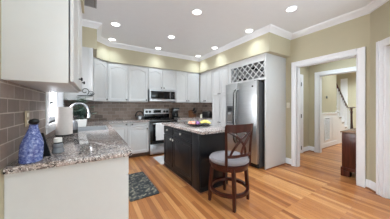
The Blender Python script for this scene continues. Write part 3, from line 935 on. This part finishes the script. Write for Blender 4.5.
for z in (-0.026, 0.026):
    obj('socket', B().box(0.008, -0.017, z - 0.016, 0.0115, 0.017, z + 0.016, 0.001), M['wax'], ou)
pt = thing('paper_towel_holder', 'white paper towel roll standing upright on a dark holder', 'paper towel', (-0.305, 2.50, CT))
obj('base', B().lathe([(0.085, 0), (0.088, 0.005), (0.085, 0.014), (0.02, 0.016)], n=28), M['black'], pt)
obj('roll', B().lathe([(0.02, 0.017), (0.08, 0.018), (0.081, 0.03), (0.081, 0.335), (0.079, 0.342), (0.022, 0.342)], n=32), M['paper'], pt)
obj('rod', B().tube([(0, 0, 0.342), (0, 0, 0.362)], 0.006), M['knob'], pt)
obj('finial', B().ball((0, 0, 0.37), 0.013), M['knob'], pt)
sb = thing('soap_bottle', 'grey soap bottle with dark pump between paper towel and plant', 'bottle', (-0.222, 2.68, CT))
obj('body', B().lathe([(0.034, 0), (0.037, 0.005), (0.037, 0.12), (0.028, 0.15), (0.013, 0.165)], n=20), M['jar'], sb)
obj('base_band', B().lathe([(0.0385, 0.001), (0.0385, 0.045), (0.0371, 0.046)], n=20), M['black'], sb)
obj('pump', B().tube([(0, 0, 0.165), (0, 0, 0.205), (0.01, 0, 0.215), (0.045, 0, 0.21)], [0.012, 0.009, 0.009, 0.006]), M['black'], sb)

# potted plant in the corner by the sink
def leafblade(b, p, d, L, wd, curl=0.25):
    d = Vector(d).normalized()
    sd = d.cross(Vector((0, 0, 1)))
    if sd.length < 1e-3: sd = Vector((1, 0, 0))
    sd.normalize(); nm = sd.cross(d)
    rows = []
    for i, (t, w) in enumerate(((0, 0.1), (0.25, 0.8), (0.5, 1.0), (0.75, 0.7), (1.0, 0.05))):
        c = Vector(p) + d * (L * t) - Vector((0, 0, 1)) * (curl * L * t * t)
        rows.append([b.bm.verts.new(c - sd * wd * w), b.bm.verts.new(c - nm * wd * 0.25 * w), b.bm.verts.new(c + sd * wd * w)])
    for a, c in zip(rows, rows[1:]):
        b.bm.faces.new((a[0], a[1], c[1], c[0])); b.bm.faces.new((a[1], a[2], c[2], c[1]))
    return b
pp = thing('potted_plant', 'dark green leafy plant in a square white pot behind the sink', 'plant', (-0.185, 3.435, CT))
b = B().loops([[(s * x, s * y, z) for x, y in ((-1, -1), (1, -1), (1, 1), (-1, 1))] for s, z in ((0.062, 0.0), (0.08, 0.13), (0.074, 0.13), (0.070, 0.105))])
obj('pot', b, M['ceramic'], pp, smooth=False)
obj('soil', B().box(-0.069, -0.069, 0.1055, 0.069, 0.069, 0.112), M['soil'], pp)
rnd = random.Random(11)
bs, bl, bd = B(), B(), B()
for k in range(34):
    a = rnd.uniform(0, 6.28); r = rnd.uniform(0.05, 0.24); h = rnd.uniform(0.2, 0.53)
    r = min(r, 0.06 if (h > 0.40 and math.cos(a) > 0.3) else 0.21)
    if math.sin(a) > 0.1 and h > 0.36: r = min(r, 0.07)
    tip = Vector((r * math.cos(a), r * math.sin(a), h))
    bs.tube([(0.2 * tip.x, 0.2 * tip.y, 0.105), (0.5 * tip.x, 0.5 * tip.y, 0.6 * h), tip], [0.004, 0.003, 0.002], 5)
    for j in range(7):
        t = rnd.uniform(0.45, 1.0)
        q = Vector((t * t * tip.x, t * t * tip.y, 0.105 + (h - 0.105) * t))
        aa = rnd.uniform(0, 6.28)
        leafblade(bl if rnd.random() < 0.55 else bd, q, (math.cos(aa), math.sin(aa), rnd.uniform(-0.1, 0.8)), rnd.uniform(0.06, 0.10), rnd.uniform(0.018, 0.03))
obj('stems', bs, M['leaf_dark'], pp)
obj('foliage', bd, M['leaf_dark'], pp)
obj('pale_foliage', bl, M['leaf'], pp)['label'] = 'paler green leaves'

# wrought-iron scroll hook on the corner cabinet's end panel
hk = thing('scroll_hook', 'wrought iron scroll hook on the side of the corner wall cabinet', 'hook', (-0.12, 3.523, 1.50))
def spiral(cx, cz, r0, r1, a0, a1, y=-0.02, n=18):
    return [(cx + (r0 + (r1 - r0) * k / n) * math.cos(R(a0 + (a1 - a0) * k / n)), y, cz + (r0 + (r1 - r0) * k / n) * math.sin(R(a0 + (a1 - a0) * k / n))) for k in range(n + 1)]
b = B().tube(spiral(-0.02, 0.03, 0.065, 0.018, -60, 340), 0.006, 7).tube(spiral(0.075, 0.0, 0.045, 0.014, 200, -150), 0.005, 7)
obj('scroll', b, M['iron'], hk)
obj('back_bar', B().box(-0.09, -0.03, -0.055, 0.10, -0.0, -0.043, 0.002), M['iron'], hk)
obj('hook_arm', B().tube([(-0.13, -0.02, -0.05), (-0.1, -0.02, -0.049), (0.02, -0.02, -0.049), (0.1, -0.02, -0.03), (0.125, -0.02, -0.005)], 0.006), M['iron'], hk)
# ---- things on the back worktop
kt = thing('tea_kettle', 'rounded silver kettle with a black handle left of the range', 'kettle', (1.02, 4.46, CT))
obj('body', B().lathe([(0.075, 0), (0.095, 0.01), (0.10, 0.05), (0.085, 0.09), (0.05, 0.115), (0.02, 0.12)], n=26), M['chrome'], kt)
obj('lid_knob', B().lathe([(0.008, 0.119), (0.008, 0.13), (0.016, 0.137), (0.01, 0.148)], n=14), M['black'], kt)
obj('handle', B().tube([(0.105 * math.cos(R(a)), 0, 0.075 + 0.145 * math.sin(R(a))) for a in range(0, 181, 12)], 0.012, 10), M['black'], kt)
obj('spout', B().tube([(0.08, 0, 0.06), (0.115, 0, 0.085), (0.135, 0, 0.115)], [0.02, 0.014, 0.01]), M['chrome'], kt)
cf = thing('coffee_maker', 'black and chrome coffee maker on the worktop right of the range', 'coffee maker', (2.10, 4.55, CT), R(-8))
obj('base', B().box(-0.09, -0.12, 0, 0.09, 0.12, 0.03, 0.006), M['black'], cf)
obj('column', B().box(-0.09, 0.03, 0.03, 0.09, 0.12, 0.22, 0.006), M['black'], cf)
obj('brew_head', B().box(-0.09, -0.11, 0.2205, 0.09, 0.12, 0.30, 0.01), M['black'], cf)
obj('chrome_band', B().box(-0.0905, -0.1108, 0.228, 0.0905, -0.1001, 0.246, 0.002), M['chrome'], cf)
obj('carafe', B().lathe([(0.055, 0.031), (0.068, 0.05), (0.066, 0.12), (0.045, 0.165), (0.05, 0.18)], (0, -0.045, 0), 22), M['black_glass'], cf)
obj('carafe_handle', B().tube([(-0.05, -0.07, 0.15), (-0.085, -0.10, 0.14), (-0.085, -0.10, 0.08), (-0.05, -0.075, 0.06)], 0.008), M['black'], cf)
KP, KR = Vector((2.66, 4.50, CT)), R(20)
kb = thing('knife_block', 'slanted wooden knife block on the back worktop between coffee maker and toaster', 'knife block', KP, KR)
obj('block', B().loops([[(x, -0.10, 0), (x, 0.10, 0), (x, 0.10, 0.20), (x, 0.0, 0.235), (x, -0.10, 0.07)] for x in (-0.07, 0.07)]), M['block'], kb, smooth=False)
obj('front_label', B().box(-0.03, -0.1012, 0.02, 0.03, -0.1002, 0.045), M['chest_top'], kb)
for i, (x, t) in enumerate(((-0.045, 0.25), (-0.015, 0.25), (0.015, 0.25), (0.045, 0.25), (-0.035, 0.7), (0.0, 0.7), (0.035, 0.7))):
    y, z = -0.10 + 0.10 * t, 0.07 + 0.165 * t
    d = Vector((0, -0.5, 0.86))
    p = Vector((x, y, z)) + Vector((0, -0.855, 0.518)) * 0.003
    kn = thing('kitchen_knife', 'black-handled kitchen knife standing in the wooden knife block', 'knife', KP + Matrix.Rotation(KR, 3, 'Z') @ p, KR, 'knives in the knife block')
    L_ = 0.10 + 0.02 * (i % 3)
    obj('handle', B().tube([d * 0.006, d * L_], 0.013, 8), M['black'], kn)
    obj('bolster', B().tube([Vector((0, 0, 0)), d * 0.006], 0.011, 8), M['steel'], kn)
ts = thing('toaster', 'black two-slot toaster in the right corner of the back worktop', 'toaster', (2.98, 4.14, CT), R(-70))
obj('body', B().box(-0.14, -0.085, 0.008, 0.14, 0.085, 0.19, 0.025), M['black'], ts)
for y in (-0.03, 0.03):
    obj('slot', B().box(-0.1, y - 0.012, 0.189, 0.1, y + 0.012, 0.192), M['steel'], ts)
obj('lever', B().box(-0.165, -0.015, 0.12, -0.141, 0.015, 0.135, 0.003), M['steel'], ts)
obj('foot', B().box(-0.12, -0.07, 0, 0.12, 0.07, 0.0078), M['black'], ts)
cd = thing('pillar_candle', 'small cream candle on the worktop left of the black toaster', 'candle', (2.80, 4.20, CT))
obj('candle_body', B().lathe([(0.028, 0), (0.03, 0.003), (0.03, 0.10), (0.02, 0.097)], n=18), M['wax'], cd)
obj('wick', B().tube([(0, 0, 0.096), (0.002, 0, 0.112)], 0.002, 6), M['black'], cd)

# ---- fruit dish on the island
FD = Vector((1.57, 2.475, CT))
fb = obj('fruit_dish', B().lathe([(0.07, 0), (0.09, 0.003), (0.17, 0.018), (0.245, 0.048), (0.25, 0.052), (0.243, 0.053), (0.168, 0.026), (0.08, 0.012), (0.001, 0.010)], n=40), M['glass'], None, FD)
tag(fb, 'wide shallow smoky glass dish of fruit on the island', 'dish')
def fruit(kind, label, mat, x, y, z, r, s=(1, 1, 0.95), rz=0):
    t = thing(kind, label, 'fruit', FD + Vector((x, y, z)), rz, 'fruit in the glass dish')
    obj('skin', B().ball((0, 0, 0), r, *s), mat, t)
    obj('stem', B().tube([(0, 0, r * s[2] * 0.96), (0.003, 0, r * s[2] + 0.012)], 0.0025, 6), M['iron'], t)
    return t
lx, ly = 0.8525, -0.5227; dx_, dy_ = 0.5227, 0.8525
def cam_off(l, d): return (lx * l + dx_ * d, ly * l + dy_ * d)
fr = [('peach', 'peach at the left rim of the fruit dish', 'peach', -0.125, -0.03, 0.048, 0.037, (1, 1, .95)),
      ('peach', 'peach near the left front of the fruit dish', 'peach', -0.07, -0.10, 0.048, 0.037, (1, 1, .95)),
      ('peach', 'peach piled at the left back of the fruit dish', 'peach', -0.07, 0.04, 0.052, 0.037, (1, 1, .95)),
      ('lemon', 'lemon at the far left back of the fruit dish', 'yellow', -0.13, 0.07, 0.050, 0.032, (1.3, 1, .95)),
      ('plum', 'purple plum at the front middle of the fruit dish', 'plum', 0.005, -0.09, 0.045, 0.034, (1, 1, .95)),
      ('plum', 'purple plum in the centre of the fruit dish', 'plum', 0.015, 0.0, 0.045, 0.034, (1, 1, .95)),
      ('plum', 'purple plum at the back of the fruit dish', 'plum', 0.005, 0.10, 0.048, 0.034, (1, 1, .95))]
for k, lab, mt, l, d, z, r, s in fr:
    x, y = cam_off(l, d)
    fruit(k, lab, M[mt], x, y, z, r, s)
def banana(label, l, d, z, rot, lift):
    x, y = cam_off(l, d)
    t = thing('banana', label, 'fruit', FD + Vector((x, y, z)), rot, 'fruit in the glass dish')
    pts = [(-0.085 + 0.17 * k / 8, 0.03 * math.cos(math.pi * (k / 8 - 0.5)) - 0.02, lift * math.sin(math.pi * k / 8)) for k in range(9)]
    obj('skin', B().tube(pts, [0.007, 0.015, 0.019, 0.02, 0.02, 0.02, 0.018, 0.014, 0.006], 10), M['yellow'], t)
    obj('stem', B().tube([pts[0], (-0.105, -0.025, 0.004)], 0.005, 6), M['block'], t)
banana('front banana at the right side of the fruit dish', 0.145, -0.06, 0.055, R(-40), 0.02)
banana('banana lying across the middle right of the fruit dish', 0.14, 0.01, 0.055, R(-25), 0.03)
banana('back banana at the right side of the fruit dish', 0.13, 0.075, 0.057, R(-15), 0.025)

# ---- wine bottles in the lattice
def wine(label, y, z):
    t = thing('wine_bottle', label, 'bottle', (2.93, 2.04 + y, z), 0, 'bottles in the wine lattice')
    obj('body', B().lathe([(0.012, 0.0), (0.0145, 0.002), (0.0145, 0.075), (0.036, 0.12), (0.037, 0.28), (0.03, 0.285)], (0, 0, 0), 18, 'x'), M['bottle'], t)
    obj('capsule', B().lathe([(0.0125, -0.004), (0.0155, -0.003), (0.0155, 0.05), (0.0147, 0.052)], (0, 0, 0), 16, 'x'), M['iron'], t)
base_y = RY0
for lab, i, j in (('wine bottle low in the lattice, second cell from the left', 5.0, 0.5), ('wine bottle in the lattice\'s upper right middle', 2.5, 1.75), ('wine bottle in the lattice\'s right end, halfway up', 0.75, 1.1), ('wine bottle in the lattice\'s lower right corner', 0.45, 0.38)):
    wine(lab, base_y + i * 0.15, RZ0 + j * 0.15)

# ---- hall: chest, stairs, switch, thermostat, vent
ch = thing('wooden_chest', 'dark mahogany chest of drawers on bracket feet in the hall beyond the doorway', 'chest', (3.85, 0.71, 0))
CW, CD, CH = 1.0, 0.47, 0.81
obj('case', B().box(0.015, 0.0, 0.12, CW - 0.015, CD - 0.02, CH - 0.025, 0.003), M['chest'], ch)
obj('top', B().box(-0.005, 0.0, CH - 0.025, CW + 0.005, CD, CH, 0.006), M['chest_top'], ch)
obj('skirt', B().box(0.0, 0.0, 0.105, CW, CD - 0.005, 0.16, 0.005), M['chest'], ch)
for fx, fy in ((0.0, CD - 0.13), (0.0, 0.0), (CW - 0.13, CD - 0.13), (CW - 0.13, 0.0)):
    obj('bracket_foot', B().box(fx, fy, 0, fx + 0.13, fy + 0.125, 0.105, 0.006), M['chest'], ch)
for i in range(3):
    dd = obj('drawer', B().box(0.06, CD - 0.02, 0.19 + i * 0.2, CW - 0.06, CD - 0.005, 0.37 + i * 0.2, 0.003), M['chest'], ch)
    for kx in (0.25, CW - 0.25):
        obj('pull', B().ball((kx, CD + 0.004, 0.28 + i * 0.2), 0.012), M['knob'], dd)

sc = thing('staircase', 'white staircase rising to the left beyond the hall, with a dark handrail', 'stairs', (8.30, SY, 0))
N = 6; RISE, RUN = 0.185, 0.255
b = B(); bt = B()
for i in range(N):
    x1 = -i * RUN
    b.box(x1 - RUN, 0.02, 0.0, x1, 0.98, (i + 1) * RISE - 0.03)
    bt.box(x1 - RUN, -0.02, (i + 1) * RISE - 0.029, x1 + 0.025, 0.98, (i + 1) * RISE, 0.004)
obj('risers', b, M['trim'], sc); obj('treads', bt, M['trim'], sc)
b = B()
b.loops([[(x, y, z) for x, z in [(0, 0)] + [q for i in range(N) for q in ((-i * RUN, (i + 1) * RISE - 0.03), (-(i + 1) * RUN, (i + 1) * RISE - 0.03))] + [(-N * RUN, 0)]] for y in (-0.005, 0.0195)])
obj('stringer', b, M['trim'], sc, smooth=False)
for i in range(N):
    obj('tread_bracket', B().box(-i * RUN - 0.20, -0.014, (i + 1) * RISE - 0.075, -i * RUN - 0.02, -0.0055, (i + 1) * RISE - 0.045, 0.004), M['runner'], sc)
for i in range(0, 6):
    for q in (0.07, 0.19):
        if -i * RUN - q < -1.42: continue
        x = -i * RUN - q
        obj('baluster', B().lathe([(0.014, 0), (0.014, 0.1), (0.02, 0.14), (0.012, 0.2), (0.016, 0.5), (0.011, 0.93 + 0.72 * (q - 0.1))], (x, 0.04, (i + 1) * RISE), 8), M['trim'], sc)
hr = [(0.42, 0.04, 1.215), (0.2, 0.04, 1.215), (-0.28, 0.04, 1.215), (-0.36, 0.04, 1.25), (-0.44, 0.04, 1.305), (-1.42, 0.04, 2.05)]
obj('handrail', B().tube(hr, 0.034, 12, flatten=(0.8, 1)), M['cherry'], sc)
obj('newel_post', B().lathe([(0.05, 0), (0.05, 0.22), (0.035, 0.25), (0.05, 0.32), (0.055, 0.42), (0.035, 0.62), (0.028, 0.95), (0.04, 1.05), (0.028, 1.09), (0.04, 1.19)], (0.12, 0.04, 0), 18), M['cherry'], sc)
sw = thing('light_switch', 'ivory light switch plate on the tan wall beside the refrigerator surround', 'switch', (XR, 1.985, 1.285))
obj('plate', B().box(-0.007, -0.037, -0.058, -0.0002, 0.037, 0.058, 0.003), M['switch'], sw)
obj('toggle', B().box(-0.016, -0.006, -0.012, -0.0072, 0.006, 0.012, 0.002), M['switch'], sw)
th = thing('thermostat', 'small round thermostat on the tan wall above the chair rail by the stairs', 'thermostat', (6.10, SY, 1.54))
obj('dial', B().lathe([(0.045, -0.0005), (0.045, -0.018), (0.03, -0.026), (0.01, -0.027)], (0, 0, 0), 22, 'y'), M['jar'], th)
av = thing('return_air_grille', 'white louvred air grille in the wainscot below the chair rail', 'grille', (6.10, SY - 0.0145, 0.20))
b = B().box(-0.2, -0.012, 0.0, -0.17, 0, 0.72, 0.002).box(0.17, -0.012, 0, 0.2, 0, 0.72, 0.002).box(-0.17, -0.012, 0, 0.17, 0, 0.03, 0.002).box(-0.17, -0.012, 0.69, 0.17, 0, 0.72, 0.002)
obj('frame', b, M['trim'], av)
b = B()
for k in range(26):
    z = 0.042 + k * 0.025
    b.obox((0, -0.006, z), (0.17, 0, 0), (0, 0.0055, 0.005), (0, -0.0012, 0.0015))
obj('louvres', b, M['trim'], av)
obj('backing', B().box(-0.17, -0.002, 0.03, 0.17, -0.0002, 0.69), M['rack_inside'], av)
vt = thing('ceiling_vent', 'grey ceiling air register above the sink', 'vent', (-0.07, 2.80, ZC))
b = B().box(-0.10, -0.17, -0.008, 0.10, -0.14, 0, 0.002).box(-0.10, 0.14, -0.008, 0.10, 0.17, 0, 0.002).box(-0.10, -0.14, -0.008, -0.08, 0.14, 0, 0.002).box(0.08, -0.14, -0.008, 0.10, 0.14, 0, 0.002)
obj('frame', b, M['rack_inside'], vt)
b = B()
for k in range(9):
    b.obox((-0.064 + k * 0.016, 0, -0.004), (0.006, 0, 0.003), (0, 0.14, 0), (0.001, 0, -0.0015))
obj('louvres', b, M['rack_inside'], vt)
obj('backing', B().box(-0.08, -0.14, -0.0012, 0.08, 0.14, -0.0002), M['runner'], vt)

# ------------------------------------------------------------------ recessed ceiling lights
lab_g = 'recessed ceiling lights'
def can(label, x, y, power=None):
    t = thing('ceiling_light', label, 'ceiling light', (x, y, ZC), 0, lab_g)
    obj('trim_ring', B().lathe([(0.066, -0.0005), (0.088, -0.0005), (0.086, -0.006), (0.068, -0.009), (0.066, -0.0005)], n=32, cap=False), M['trim'], t)
    obj('lens', B().lathe([(0.067, -0.0008), (0.066, -0.005), (0.001, -0.0065)], n=32), M['lamp'], t)
    l = bpy.data.lights.new('lamp', 'SPOT')
    l.energy = (power or CAN_POWER) * 4; l.spot_size = R(165 if x > 4 else 128); l.spot_blend = 1.0; l.shadow_soft_size = 0.06
    l.color = (0.79, 0.93, 1.0)
    lo = bpy.data.objects.new('lamp', l); COL.objects.link(lo)
    lo.parent = t; lo.location = (0, 0, -0.03)
    return t
can('recessed ceiling light above the sink, nearest the window', 0.335, 3.36)
can('recessed ceiling light in the back left corner by the diagonal cabinet', 0.345, 4.17)
can('recessed ceiling light close to the soffit above the microwave', 1.43, 4.17)
can('recessed ceiling light in the middle of the kitchen in front of the range', 1.44, 3.34, MID_POWER)
can('recessed ceiling light over the near end of the island', 1.41, 2.24, MID_POWER)
can('large recessed ceiling light nearest us towards the doorway', 2.62, 1.40, MID_POWER * 0.6)
can('recessed ceiling light by the soffit in front of the refrigerator', 2.66, 2.25)
can('recessed ceiling light by the soffit in front of the pantry', 2.67, 3.38)
can('recessed ceiling light at the back right corner of the soffit', 2.68, 4.19)
can('recessed ceiling light over the left worktop beside the near wall cabinet', 0.335, 2.25)
can('recessed ceiling light over the open floor behind the stool', 1.40, 1.0, MID_POWER)
can('recessed ceiling light overhead behind where we stand', 1.40, -0.4, MID_POWER)
for x, y in ((4.45, 1.45), (6.3, 1.5), (8.6, 1.6)):  # unseen lights added to brighten the hall and stair hall
    can('added unseen ceiling light in the %s' % ('hall' if x < 5 else 'stair hall, nearer the kitchen' if x < 7 else 'stair hall, by the far wall'), x, y, HALL_POWER * (4.5 if x > 8 else 1))
